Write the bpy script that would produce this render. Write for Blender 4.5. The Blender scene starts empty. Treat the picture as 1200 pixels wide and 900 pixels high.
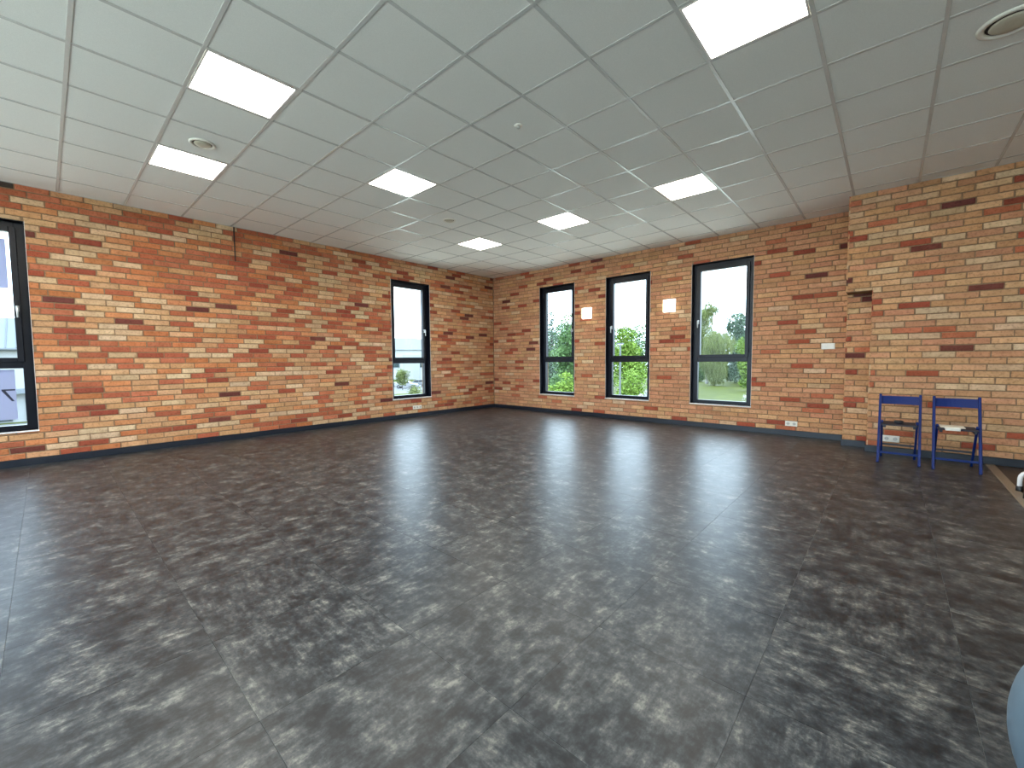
import bpy, bmesh, math, random
from mathutils import Vector, Matrix

rnd = random.Random(7)
scene = bpy.context.scene
COL = scene.collection

# ------------------------------------------------------------------ camera, world, exposure
CAM = Vector((7.5564, -7.7082, 1.2074))
YAW, PITCH, ROLL, FPX = -0.732505, -0.057338, -0.007316, 492.011
_f = Vector((math.sin(YAW) * math.cos(PITCH), math.cos(YAW) * math.cos(PITCH), math.sin(PITCH)))
_r0 = Vector((math.cos(YAW), -math.sin(YAW), 0))
_u0 = _r0.cross(_f)
CR = _r0 * math.cos(ROLL) + _u0 * math.sin(ROLL)
CU = _u0 * math.cos(ROLL) - _r0 * math.sin(ROLL)
CF = _f
cam_data = bpy.data.cameras.new('camera')
cam_data.sensor_fit = 'HORIZONTAL'
cam_data.sensor_width = 36.0
cam_data.lens = 36.0 * FPX / 1200.0
cam_data.clip_start = 0.05
cam_data.clip_end = 600
camera = bpy.data.objects.new('camera', cam_data)
M = Matrix((CR, CU, -CF)).transposed().to_4x4()
M.translation = CAM
camera.matrix_world = M
COL.objects.link(camera)
scene.camera = camera

SKY = 2.15                       # overcast daylight
LAMP = 8.0                      # ceiling panels
world = bpy.data.worlds.new('overcast_sky')
scene.world = world
world.use_nodes = True
bg = world.node_tree.nodes['Background']
bg.inputs['Color'].default_value = (0.66, 0.83, 1.0, 1)
bg.inputs['Strength'].default_value = SKY

vs = scene.view_settings
vs.view_transform = 'Standard'
vs.look = 'None'
vs.exposure = 2.0
vs.gamma = 1.0
vs.use_curve_mapping = False
scene.cycles.use_denoising = True
scene.cycles.max_bounces = 10
scene.cycles.diffuse_bounces = 6
scene.cycles.glossy_bounces = 4
scene.cycles.transparent_max_bounces = 12
scene.cycles.sample_clamp_indirect = 12.0
scene.cycles.caustics_reflective = False
scene.cycles.caustics_refractive = False


def project(p):
    d = Vector(p) - CAM
    z = d.dot(CF)
    if z < 0.05:
        return None
    return 600 + FPX * d.dot(CR) / z, 450 - FPX * d.dot(CU) / z, z


def in_frame(p, m=0):
    q = project(p)
    return q is not None and -m < q[0] < 1200 + m and -m < q[1] < 900 + m


def lin(r, g, b):
    def c(v):
        v /= 255.0
        return v / 12.92 if v <= 0.04045 else ((v + 0.055) / 1.055) ** 2.4
    return (c(r), c(g), c(b), 1.0)


# ------------------------------------------------------------------ materials
MATS = {}


def new_mat(name):
    m = bpy.data.materials.new(name)
    m.use_nodes = True
    MATS[name] = m
    nt = m.node_tree
    return m, nt, nt.nodes['Principled BSDF']


def node(nt, kind, **kw):
    n = nt.nodes.new(kind)
    for k, v in kw.items():
        if k in n.inputs:
            n.inputs[k].default_value = v
        else:
            setattr(n, k, v)
    return n


def ramp(nt, stops):
    n = nt.nodes.new('ShaderNodeValToRGB')
    cr = n.color_ramp
    while len(cr.elements) < len(stops):
        cr.elements.new(0.5)
    for e, (p, c) in zip(cr.elements, stops):
        e.position = p
        e.color = c
    return n


def mixc(nt, mode, fac, a, b):
    n = nt.nodes.new('ShaderNodeMix')
    n.data_type = 'RGBA'
    n.blend_type = mode
    for sock, v in ((n.inputs[0], fac), (n.inputs[6], a), (n.inputs[7], b)):
        if hasattr(v, 'links'):
            nt.links.new(v, sock)
        else:
            sock.default_value = v
    return n.outputs[2]


def simple(name, col, rough=0.5, metal=0.0, var=0.08, scale=40.0, bump=0.0, spec=0.5, **kw):
    """plain material with a little procedural variation"""
    m, nt, b = new_mat(name)
    pos = node(nt, 'ShaderNodeNewGeometry').outputs['Position']
    nz = node(nt, 'ShaderNodeTexNoise', Scale=scale, Detail=3.0)
    nt.links.new(pos, nz.inputs['Vector'])
    dk = tuple(c * (1 - var) for c in col[:3]) + (1,)
    lt = tuple(min(1, c * (1 + var)) for c in col[:3]) + (1,)
    rp = ramp(nt, [(0.3, dk), (0.7, lt)])
    nt.links.new(nz.outputs['Fac'], rp.inputs['Fac'])
    nt.links.new(rp.outputs['Color'], b.inputs['Base Color'])
    b.inputs['Roughness'].default_value = rough
    b.inputs['Metallic'].default_value = metal
    b.inputs['Specular IOR Level'].default_value = spec
    if bump:
        bp = node(nt, 'ShaderNodeBump', Strength=bump, Distance=0.003)
        nt.links.new(nz.outputs['Fac'], bp.inputs['Height'])
        nt.links.new(bp.outputs['Normal'], b.inputs['Normal'])
    for k, v in kw.items():
        b.inputs[k].default_value = v
    return m


def emitter(name, col, strength):
    m = bpy.data.materials.new(name)
    m.use_nodes = True
    nt = m.node_tree
    nt.nodes.clear()
    o = nt.nodes.new('ShaderNodeOutputMaterial')
    e = nt.nodes.new('ShaderNodeEmission')
    e.inputs['Color'].default_value = col
    e.inputs['Strength'].default_value = strength
    nt.links.new(e.outputs[0], o.inputs['Surface'])
    MATS[name] = m
    return m


def brick_material(name, source):
    m, nt, b = new_mat(name)
    pos = node(nt, 'ShaderNodeNewGeometry').outputs['Position']
    if source == 'object':
        col = node(nt, 'ShaderNodeObjectInfo').outputs['Color']
    else:
        col = node(nt, 'ShaderNodeAttribute', attribute_name='brick_colour').outputs['Color']
    n1 = node(nt, 'ShaderNodeTexNoise', Scale=38.0, Detail=5.0, Roughness=0.65)
    n2 = node(nt, 'ShaderNodeTexNoise', Scale=9.0, Detail=2.0)
    nt.links.new(pos, n1.inputs['Vector'])
    nt.links.new(pos, n2.inputs['Vector'])
    r1 = ramp(nt, [(0.30, (0.50, 0.47, 0.45, 1)), (0.50, (0.96, 0.95, 0.95, 1)), (0.75, (1.0, 1.0, 1.0, 1))])
    nt.links.new(n1.outputs['Fac'], r1.inputs['Fac'])
    r2 = ramp(nt, [(0.3, (0.80, 0.77, 0.74, 1)), (0.7, (1, 1, 1, 1))])
    nt.links.new(n2.outputs['Fac'], r2.inputs['Fac'])
    c = mixc(nt, 'MULTIPLY', 0.8, col, r1.outputs['Color'])
    c = mixc(nt, 'MULTIPLY', 1.0, c, r2.outputs['Color'])
    nt.links.new(c, b.inputs['Base Color'])
    b.inputs['Roughness'].default_value = 0.9
    b.inputs['Specular IOR Level'].default_value = 0.2
    bp = node(nt, 'ShaderNodeBump', Strength=0.5, Distance=0.004)
    nt.links.new(n1.outputs['Fac'], bp.inputs['Height'])
    nt.links.new(bp.outputs['Normal'], b.inputs['Normal'])
    return m


def floor_material(name):
    m, nt, b = new_mat(name)
    pos = node(nt, 'ShaderNodeNewGeometry').outputs['Position']
    rndv = node(nt, 'ShaderNodeObjectInfo').outputs['Random']
    comb = node(nt, 'ShaderNodeCombineXYZ')
    mul = node(nt, 'ShaderNodeMath', operation='MULTIPLY')
    mul.inputs[1].default_value = 37.0
    nt.links.new(rndv, mul.inputs[0])
    nt.links.new(mul.outputs[0], comb.inputs['X'])
    nt.links.new(mul.outputs[0], comb.inputs['Z'])
    off = node(nt, 'ShaderNodeVectorMath', operation='ADD')
    nt.links.new(pos, off.inputs[0])
    nt.links.new(comb.outputs[0], off.inputs[1])
    # large clouds
    n1 = node(nt, 'ShaderNodeTexNoise', Scale=7.5, Detail=9.0, Roughness=0.70, Distortion=0.0)
    nt.links.new(off.outputs[0], n1.inputs['Vector'])
    # brushed streaks, turned for every other tile
    gt = node(nt, 'ShaderNodeMath', operation='GREATER_THAN')
    gt.inputs[1].default_value = 0.5
    nt.links.new(rndv, gt.inputs[0])
    ang = node(nt, 'ShaderNodeMath', operation='MULTIPLY')
    ang.inputs[1].default_value = math.pi / 2
    nt.links.new(gt.outputs[0], ang.inputs[0])
    rot = node(nt, 'ShaderNodeVectorRotate', rotation_type='Z_AXIS')
    nt.links.new(off.outputs[0], rot.inputs['Vector'])
    nt.links.new(ang.outputs[0], rot.inputs['Angle'])
    sc = node(nt, 'ShaderNodeVectorMath', operation='MULTIPLY')
    sc.inputs[1].default_value = (10.0, 30.0, 1.0)
    nt.links.new(rot.outputs[0], sc.inputs[0])
    n2 = node(nt, 'ShaderNodeTexNoise', Scale=1.0, Detail=7.0, Roughness=0.7)
    nt.links.new(sc.outputs[0], n2.inputs['Vector'])
    n3 = node(nt, 'ShaderNodeTexNoise', Scale=32.0, Detail=6.0, Roughness=0.75)
    nt.links.new(off.outputs[0], n3.inputs['Vector'])
    a = node(nt, 'ShaderNodeMath', operation='MULTIPLY_ADD')
    a.inputs[1].default_value = 0.50
    nt.links.new(n1.outputs['Fac'], a.inputs[0])
    a2 = node(nt, 'ShaderNodeMath', operation='MULTIPLY')
    a2.inputs[1].default_value = 0.30
    nt.links.new(n2.outputs['Fac'], a2.inputs[0])
    nt.links.new(a2.outputs[0], a.inputs[2])
    a3 = node(nt, 'ShaderNodeMath', operation='MULTIPLY_ADD')
    a3.inputs[1].default_value = 0.20
    nt.links.new(n3.outputs['Fac'], a3.inputs[0])
    nt.links.new(a.outputs[0], a3.inputs[2])
    rp = ramp(nt, [(0.37, lin(12, 14, 18)), (0.45, lin(28, 32, 37)), (0.50, lin(45, 50, 55)), (0.55, lin(71, 74, 76)), (0.63, lin(127, 127, 122))])
    nt.links.new(a3.outputs[0], rp.inputs['Fac'])
    nt.links.new(rp.outputs['Color'], b.inputs['Base Color'])
    rr = node(nt, 'ShaderNodeMapRange')
    rr.inputs['From Min'].default_value = 0.3
    rr.inputs['From Max'].default_value = 0.7
    rr.inputs['To Min'].default_value = 0.32
    rr.inputs['To Max'].default_value = 0.42
    nt.links.new(n2.outputs['Fac'], rr.inputs['Value'])
    nt.links.new(rr.outputs[0], b.inputs['Roughness'])
    b.inputs['Specular IOR Level'].default_value = 0.4
    bp = node(nt, 'ShaderNodeBump', Strength=0.18, Distance=0.002)
    nt.links.new(n2.outputs['Fac'], bp.inputs['Height'])
    nt.links.new(bp.outputs['Normal'], b.inputs['Normal'])
    return m


def glass_material(name, base=0.005, tint=(0.97, 0.99, 0.98, 1)):
    m = bpy.data.materials.new(name)
    m.use_nodes = True
    nt = m.node_tree
    nt.nodes.clear()
    o = nt.nodes.new('ShaderNodeOutputMaterial')
    t = node(nt, 'ShaderNodeBsdfTransparent', Color=tint)
    g = node(nt, 'ShaderNodeBsdfGlossy', Roughness=0.0)
    lw = node(nt, 'ShaderNodeLayerWeight', Blend=0.5)
    pw = node(nt, 'ShaderNodeMath', operation='POWER')
    pw.inputs[1].default_value = 4.0
    nt.links.new(lw.outputs['Facing'], pw.inputs[0])
    ma = node(nt, 'ShaderNodeMath', operation='MULTIPLY_ADD')
    ma.inputs[1].default_value = 0.8
    ma.inputs[2].default_value = base
    nt.links.new(pw.outputs[0], ma.inputs[0])
    mx = nt.nodes.new('ShaderNodeMixShader')
    nt.links.new(ma.outputs[0], mx.inputs[0])
    nt.links.new(t.outputs[0], mx.inputs[1])
    nt.links.new(g.outputs[0], mx.inputs[2])
    nt.links.new(mx.outputs[0], o.inputs['Surface'])
    MATS[name] = m
    return m


def film_material(name, col, opacity):
    m = bpy.data.materials.new(name)
    m.use_nodes = True
    nt = m.node_tree
    nt.nodes.clear()
    o = nt.nodes.new('ShaderNodeOutputMaterial')
    t = node(nt, 'ShaderNodeBsdfTransparent')
    t.inputs['Color'].default_value = col
    d = node(nt, 'ShaderNodeBsdfDiffuse')
    d.inputs['Color'].default_value = col
    tr = node(nt, 'ShaderNodeBsdfTranslucent')
    tr.inputs['Color'].default_value = col
    m1 = nt.nodes.new('ShaderNodeMixShader')
    m1.inputs[0].default_value = 0.35
    nt.links.new(d.outputs[0], m1.inputs[1])
    nt.links.new(tr.outputs[0], m1.inputs[2])
    m2 = nt.nodes.new('ShaderNodeMixShader')
    m2.inputs[0].default_value = opacity
    nt.links.new(t.outputs[0], m2.inputs[1])
    nt.links.new(m1.outputs[0], m2.inputs[2])
    nt.links.new(m2.outputs[0], o.inputs['Surface'])
    MATS[name] = m
    return m


def leaf_material(name, c1, c2):
    m, nt, b = new_mat(name)
    pos = node(nt, 'ShaderNodeNewGeometry').outputs['Position']
    nz = node(nt, 'ShaderNodeTexNoise', Scale=0.7, Detail=4.0, Roughness=0.7)
    nt.links.new(pos, nz.inputs['Vector'])
    rp = ramp(nt, [(0.35, c1), (0.65, c2)])
    nt.links.new(nz.outputs['Fac'], rp.inputs['Fac'])
    nt.links.new(rp.outputs['Color'], b.inputs['Base Color'])
    b.inputs['Roughness'].default_value = 0.7
    b.inputs['Specular IOR Level'].default_value = 0.15
    return m


brick_material('brick_piece', 'object')
brick_material('brick_joined', 'attribute')
floor_material('vinyl_tile')
simple('mortar', lin(138, 112, 88), 0.95, var=0.2, scale=60, bump=0.5, spec=0.1)
simple('old_floor', lin(62, 52, 48), 0.45, var=0.25, scale=12)
simple('plaster', lin(238, 236, 230), 0.9, var=0.03, scale=20, bump=0.1, spec=0.2)
simple('ceiling_board', lin(238, 238, 234), 0.95, var=0.05, scale=260, bump=0.35, spec=0.1)
simple('rail_paint', lin(206, 206, 204), 0.26, var=0.02, spec=0.5)
simple('skirting', lin(25, 31, 42), 0.35, var=0.1)
simple('anthracite', lin(9, 13, 25), 0.36, var=0.06, spec=0.3)
simple('white_trim', lin(232, 228, 226), 0.5, var=0.03)
simple('white_plastic', lin(228, 224, 214), 0.35, var=0.03)
simple('grey_plastic', lin(188, 186, 180), 0.4, var=0.05)
simple('vent_disc', lin(196, 190, 172), 0.5, var=0.04)
simple('vent_shadow', lin(58, 54, 48), 0.8, var=0.1)
simple('handle_metal', lin(206, 208, 210), 0.3, metal=0.6, var=0.04)
simple('blue_paint', lin(4, 35, 100), 0.5, var=0.1, scale=90, spec=0.3)
simple('dark_seat', lin(26, 30, 44), 0.5, var=0.15)
simple('black_plastic', lin(20, 20, 22), 0.4, var=0.2)
simple('steel', lin(170, 168, 165), 0.3, metal=0.9, var=0.05)
simple('cream_plastic', lin(238, 232, 216), 0.4, var=0.02)
simple('threshold_metal', lin(142, 128, 112), 0.42, metal=0.25, var=0.06, scale=120)
simple('cable_black', lin(34, 30, 30), 0.6, var=0.2)
simple('ball_rubber', lin(84, 104, 120), 0.45, var=0.04, scale=8)
simple('white_tube', lin(232, 232, 234), 0.25, var=0.02)
emitter('panel_glow', (1.0, 0.95, 0.82, 1), LAMP)
emitter('sconce_glow', (1.0, 0.95, 0.78, 1), 1.6)
glass_material('window_glass')
film_material('window_film', lin(178, 181, 202), 0.8)
film_material('film_letter', lin(70, 72, 84), 0.95)
leaf_material('leaf_dark', (0.042, 0.070, 0.046, 1), (0.104, 0.156, 0.094, 1))
leaf_material('leaf_mid', (0.050, 0.094, 0.032, 1), (0.122, 0.198, 0.072, 1))
leaf_material('leaf_bright', (0.085, 0.150, 0.020, 1), (0.190, 0.275, 0.050, 1))
leaf_material('leaf_pale', (0.100, 0.122, 0.040, 1), (0.165, 0.190, 0.068, 1))
leaf_material('blossom', (0.280, 0.300, 0.280, 1), (0.400, 0.400, 0.380, 1))
leaf_material('grass', (0.040, 0.050, 0.006, 1), (0.075, 0.088, 0.012, 1))
simple('bark', (0.05, 0.042, 0.035, 1), 0.9, var=0.3, scale=6)
simple('birch_bark', (0.250, 0.240, 0.220, 1), 0.9, var=0.5, scale=5)
simple('bounce_paving', lin(228, 219, 200), 0.9, var=0.06, scale=1)
simple('asphalt', (0.120, 0.120, 0.122, 1), 0.9, var=0.1, scale=2)
simple('hall_render', (0.330, 0.335, 0.340, 1), 0.9, var=0.03, scale=1)
simple('render_white', (0.265, 0.270, 0.275, 1), 0.9, var=0.03, scale=1)
simple('render_grey', (0.130, 0.145, 0.165, 1), 0.9, var=0.05, scale=1)
simple('roof_metal', (0.085, 0.100, 0.115, 1), 0.6, var=0.06, scale=1)
simple('gutter', (0.05, 0.055, 0.06, 1), 0.5, var=0.1)
simple('far_glass', (0.03, 0.045, 0.045, 1), 0.15, var=0.2, scale=1)
simple('car_white', (0.240, 0.240, 0.250, 1), 0.4, var=0.02, scale=1)
simple('car_silver', (0.140, 0.145, 0.155, 1), 0.4, var=0.03, scale=1)
simple('car_glass', (0.035, 0.04, 0.045, 1), 0.15, var=0.1)
simple('tyre', (0.015, 0.015, 0.016, 1), 0.8, var=0.2)
simple('pole_paint', (0.055, 0.065, 0.07, 1), 0.5, var=0.1)


# ------------------------------------------------------------------ mesh helpers
class MB:
    def __init__(self):
        self.v, self.f = [], []

    def box(self, a, b):
        x0, y0, z0 = (min(a[i], b[i]) for i in range(3))
        x1, y1, z1 = (max(a[i], b[i]) for i in range(3))
        n = len(self.v)
        self.v += [(x0, y0, z0), (x1, y0, z0), (x1, y1, z0), (x0, y1, z0), (x0, y0, z1), (x1, y0, z1), (x1, y1, z1), (x0, y1, z1)]
        self.f += [tuple(n + i for i in q) for q in ((0, 3, 2, 1), (4, 5, 6, 7), (0, 1, 5, 4), (1, 2, 6, 5), (2, 3, 7, 6), (3, 0, 4, 7))]
        return self

    def bar(self, p, q, w, d, side=(1, 0, 0)):
        """rectangular bar from p to q: w along `side`, d across"""
        p, q, s = Vector(p), Vector(q), Vector(side)
        t = (q - p).normalized()
        s = (s - t * s.dot(t)).normalized()
        c = t.cross(s)
        n = len(self.v)
        for e in (p, q):
            for i, j in ((-1, -1), (1, -1), (1, 1), (-1, 1)):
                self.v.append(tuple(e + s * (i * w / 2) + c * (j * d / 2)))
        self.f += [tuple(n + i for i in k) for k in ((0, 3, 2, 1), (4, 5, 6, 7), (0, 1, 5, 4), (1, 2, 6, 5), (2, 3, 7, 6), (3, 0, 4, 7))]
        return self

    def tube(self, pts, r, seg=10):
        pts = [Vector(p) for p in pts]
        rs = r if isinstance(r, (list, tuple)) else [r] * len(pts)
        n = len(self.v)
        ref = None
        for i, p in enumerate(pts):
            t = (pts[min(i + 1, len(pts) - 1)] - pts[max(i - 1, 0)]).normalized()
            if ref is None:
                ref = Vector((0, 0, 1)) if abs(t.z) < 0.9 else Vector((1, 0, 0))
            s = (ref - t * ref.dot(t)).normalized()
            ref = s
            c = t.cross(s)
            for k in range(seg):
                a = 2 * math.pi * k / seg
                self.v.append(tuple(p + (s * math.cos(a) + c * math.sin(a)) * rs[i]))
        for i in range(len(pts) - 1):
            for k in range(seg):
                a, b = n + i * seg + k, n + i * seg + (k + 1) % seg
                self.f.append((a, b, b + seg, a + seg))
        self.f.append(tuple(n + k for k in reversed(range(seg))))
        self.f.append(tuple(n + (len(pts) - 1) * seg + k for k in range(seg)))
        return self

    def lathe(self, prof, c=(0, 0, 0), seg=32, close=True):
        """profile of (radius, z) turned about the vertical through c"""
        n = len(self.v)
        for r, z in prof:
            for k in range(seg):
                a = 2 * math.pi * k / seg
                self.v.append((c[0] + r * math.cos(a), c[1] + r * math.sin(a), c[2] + z))
        for i in range(len(prof) - 1):
            for k in range(seg):
                a, b = n + i * seg + k, n + i * seg + (k + 1) % seg
                self.f.append((a, b, b + seg, a + seg))
        if close:
            self.f.append(tuple(n + k for k in reversed(range(seg))))
            self.f.append(tuple(n + (len(prof) - 1) * seg + k for k in range(seg)))
        return self

    def prism(self, pts, axis, a, b):
        """polygon (2D points) extruded along axis 'x','y' or 'z' from a to b"""
        def P(u, v, w):
            return {'x': (w, u, v), 'y': (u, w, v), 'z': (u, v, w)}[axis]
        n, k = len(self.v), len(pts)
        self.v += [P(u, v, a) for u, v in pts] + [P(u, v, b) for u, v in pts]
        self.f += [tuple(n + i for i in reversed(range(k))), tuple(n + k + i for i in range(k))]
        self.f += [(n + i, n + (i + 1) % k, n + k + (i + 1) % k, n + k + i) for i in range(k)]
        return self

    def mesh(self, name, bevel=0.0, seg=1):
        me = bpy.data.meshes.new(name)
        me.from_pydata(self.v, [], self.f)
        bm = bmesh.new()
        bm.from_mesh(me)
        bmesh.ops.recalc_face_normals(bm, faces=bm.faces)
        if bevel:
            bmesh.ops.bevel(bm, geom=[e for e in bm.edges if len(e.link_faces) == 2 and e.calc_face_angle(0) > 0.6],
                            offset=bevel, segments=seg, affect='EDGES', profile=0.5)
        bm.to_mesh(me)
        bm.free()
        return me

    def build(self, name, mat, parent=None, bevel=0.0, seg=1, smooth=False):
        return link(name, self.mesh(name, bevel, seg), mat, parent, smooth)


def link(name, me, mat, parent=None, smooth=False):
    if mat and not me.materials:
        me.materials.append(MATS[mat])
    if smooth:
        for p in me.polygons:
            p.use_smooth = True
    o = bpy.data.objects.new(name, me)
    COL.objects.link(o)
    if parent:
        o.parent = parent
    return o


def empty(name, loc=(0, 0, 0), rz=0.0):
    o = bpy.data.objects.new(name, None)
    o.empty_display_size = 0.1
    COL.objects.link(o)
    o.location = loc
    o.rotation_euler = (0, 0, rz)
    return o


def tag(o, label, cat=None, group=None, kind=None):
    if label:
        o['label'] = label
    if cat:
        o['category'] = cat
    if group:
        o['group'] = group
    if kind:
        o['kind'] = kind
    return o


def structure(o, label=None, cat=None):
    o['kind'] = 'structure'
    if label:
        o['label'] = label
    if cat:
        o['category'] = cat
    return o


# ------------------------------------------------------------------ dimensions
H = 3.2706                    # ceiling grid plane
GX, GY, T = 4.74658, -5.70785, 0.6
XMAX, YMIN = 12.0, -10.9
PIER_Y, PIER_MID, PIER_X, PIER_X2, PIER_Z = -0.68, -0.40, 7.10, 7.362, 2.055
SKIRT = 0.085
WIN_Z0, WIN_Z1 = 0.415, 2.860
LEFT_OPEN = [(1.995, 2.955), (7.790, 8.750)]             # along -y
RIGHT_OPEN = [(1.500, 2.452), (3.212, 4.150), (4.912, 5.880)]

# ------------------------------------------------------------------ brick walls
PALETTE = {
    'orange': [lin(204, 132, 88), lin(196, 122, 80), lin(208, 140, 96)],
    'terracotta': [lin(186, 106, 76), lin(176, 98, 72), lin(192, 114, 84)],
    'red': [lin(160, 82, 62), lin(150, 76, 58), lin(168, 88, 64)],
    'maroon': [lin(122, 68, 58), lin(112, 62, 56)],
    'cream': [lin(212, 178, 142), lin(206, 170, 132), lin(216, 184, 150)],
    'tan': [lin(208, 160, 118), lin(202, 152, 110), lin(212, 166, 124)],
    'peach': [lin(202, 148, 112), lin(196, 140, 106), lin(206, 154, 118)],
    'sooty': [lin(78, 66, 60)],
}
MIX = {
    'left_near': [('orange', .20), ('terracotta', .30), ('red', .15), ('maroon', .03), ('cream', .16), ('tan', .16)],
    'left_low': [('orange', .20), ('terracotta', .15), ('red', .08), ('maroon', .02), ('cream', .24), ('tan', .31)],
    'left_far': [('orange', .05), ('terracotta', .16), ('red', .10), ('maroon', .03), ('cream', .18), ('tan', .28), ('peach', .20)],
    'right': [('peach', .537), ('tan', .27), ('cream', .06), ('red', .085), ('terracotta', .04), ('maroon', .008)],
    'pier': [('tan', .512), ('peach', .18), ('cream', .17), ('red', .045), ('terracotta', .06), ('maroon', .025), ('sooty', .008)],
}


LAST = ['tan']


def pick_colour(mix):
    for _ in range(3):
        t, u = rnd.random(), 0
        for k, w in MIX[mix]:
            u += w
            if t <= u:
                break
        if not (k in ('red', 'maroon', 'sooty') and LAST[0] in ('red', 'maroon', 'sooty', 'terracotta')):
            break
    LAST[0] = k
    c = rnd.choice(PALETTE[k])
    j = 1.06 * rnd.uniform(0.86, 1.08)
    return tuple(min(1.0, c[i] * j * rnd.uniform(0.97, 1.03)) for i in range(3)) + (1.0,)


def brick_geo(L, Hh, g, jit=1.0):
    """one brick centred at the origin: X along the wall, +Y out of the wall, Z up; face at y=g"""
    c, d = min(0.005, Hh * 0.12), 0.016
    j = lambda a: rnd.uniform(-a, a) * jit
    x, z = L / 2, Hh / 2
    ring = [(-x, -z), (x, -z), (x, z), (-x, z)]
    back = [(a, -d, b) for a, b in ring]
    mid, front = [], []
    for a, b in ring:
        ja, jb = j(0.0025), j(0.0015)
        mid.append((a + ja, g - 0.004, b + jb))
        front.append((a + ja - math.copysign(c + abs(j(0.002)), a), g + j(0.001), b + jb - math.copysign(c * 0.8, b)))
    v = back + mid + front
    f = [(8, 9, 10, 11)]
    for k in range(4):
        n = (k + 1) % 4
        f += [(k, n, 4 + n, 4 + k), (4 + k, 4 + n, 8 + n, 8 + k)]
    return v, [tuple(reversed(q)) for q in f]


BL, BH, BJ = 0.2665, 0.0745, 0.012
LEN_SET = [0.258, 0.264, 0.268, 0.272]
POOL = {}
for L_ in LEN_SET:
    POOL[L_] = []
    for k_ in range(6):
        me_ = bpy.data.meshes.new('brick')
        v_, f_ = brick_geo(L_, BH - 0.0125, rnd.uniform(-0.002, 0.002))
        me_.from_pydata(v_, [], f_)
        me_.materials.append(MATS['brick_piece'])
        POOL[L_].append(me_)


def cut_rect(r, o):
    """rectangle (s0,s1,z0,z1) minus opening o -> list of rectangles"""
    s0, s1, z0, z1 = r
    a0, a1, b0, b1 = o
    if s1 <= a0 or s0 >= a1 or z1 <= b0 or z0 >= b1:
        return [r]
    out = []
    if s0 < a0:
        out.append((s0, a0, z0, z1))
    if s1 > a1:
        out.append((a1, s1, z0, z1))
    m0, m1 = max(s0, a0), min(s1, a1)
    if z0 < b0:
        out.append((m0, m1, z0, b0))
    if z1 > b1:
        out.append((m0, m1, b1, z1))
    return [q for q in out if q[1] - q[0] > 0.018 and q[3] - q[2] > 0.014]


def lay_bricks(parent, s_range, z_range, opens, place, rz, mixer, most=300, acc=None):
    """place(s,z)->world point on the brick plane; rz turns the brick so that +Y looks into the room"""
    bricks = []
    z, row = z_range[0], 0
    start = 0.0
    while z < z_range[1] - 0.015:
        z1 = min(z + BH, z_range[1])
        start = (start + rnd.choice([0.095, 0.12, 0.14, 0.16, 0.18])) % 0.28
        s = s_range[0] - start
        while s < s_range[1]:
            L = rnd.choice(LEN_SET)
            r = (max(s, s_range[0]), min(s + L, s_range[1]), z + 0.006, z1 - 0.006)
            rects = [r] if r[1] - r[0] > 0.02 else []
            for o in opens:
                rects = [q for k in rects for q in cut_rect(k, o)]
            for q in rects:
                full = abs(q[1] - q[0] - L) < 1e-6 and abs(q[3] - q[2] - (BH - 0.012)) < 1e-6
                cs, cz = (q[0] + q[1]) / 2, (q[2] + q[3]) / 2
                p = Vector(place(cs, cz))
                pr = project(p)
                area = 0.0
                if pr and -25 < pr[0] < 1225 and -25 < pr[1] < 925:
                    nrm = Vector((-math.sin(rz), math.cos(rz), 0))
                    d = CAM - p
                    area = max(0.0, nrm.dot(d.normalized())) * (q[1] - q[0]) * (q[3] - q[2]) / d.length_squared
                    if not (0 <= pr[0] <= 1200 and 0 <= pr[1] <= 900):
                        area *= 0.3
                bricks.append((area, p, q, L if full else None, mixer(cs, cz)))
            s += L + BJ
        z += BH
        row += 1
    bricks.sort(key=lambda b: -b[0])
    R = Matrix.Rotation(rz, 4, 'Z')
    V, F, C = acc if acc is not None else ([], [], [])
    for i, (area, p, q, L, col) in enumerate(bricks):
        if i < most and area > 0:
            if L:
                me = rnd.choice(POOL[L])
            else:
                me = bpy.data.meshes.new('brick')
                v, f = brick_geo(q[1] - q[0], q[3] - q[2], rnd.uniform(-0.002, 0.002))
                me.from_pydata(v, [], f)
                me.materials.append(MATS['brick_piece'])
            o = bpy.data.objects.new('brick', me)
            COL.objects.link(o)
            o.parent = parent
            o.location = p
            o.rotation_euler = (0, 0, rz)
            o.color = col
        else:
            v, f = brick_geo(q[1] - q[0], q[3] - q[2], rnd.uniform(-0.002, 0.002))
            n = len(V)
            V += [tuple(R @ Vector(a) + p) for a in v]
            F += [tuple(n + k for k in a) for a in f]
            C += [col] * len(f)
    if acc is None:
        finish_bricks(parent, V, F, C)


def finish_bricks(parent, V, F, C):
    if V:
        me = bpy.data.meshes.new('brickwork')
        me.from_pydata(V, [], F)
        at = me.attributes.new('brick_colour', 'FLOAT_COLOR', 'FACE')
        at.data.foreach_set('color', [x for c in C for x in c])
        o = link('brickwork', me, 'brick_joined', parent)
        o['kind'] = 'stuff'


def slab_with_holes(s_range, z_range, opens, put):
    """boxes around openings; put(s0,s1,z0,z1)"""
    s = s_range[0]
    for a0, a1, b0, b1 in sorted(opens):
        put(s, a0, *z_range)
        put(a0, a1, z_range[0], b0)
        put(a0, a1, b1, z_range[1])
        s = a1
    put(s, s_range[1], *z_range)


MORT = -0.007                # mortar face lies behind the brick faces
TH = 0.32
HT = H + 0.12
lo = [(a, b, WIN_Z0, WIN_Z1) for a, b in LEFT_OPEN]
ro = [(a, b, WIN_Z0, WIN_Z1) for a, b in RIGHT_OPEN]

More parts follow.
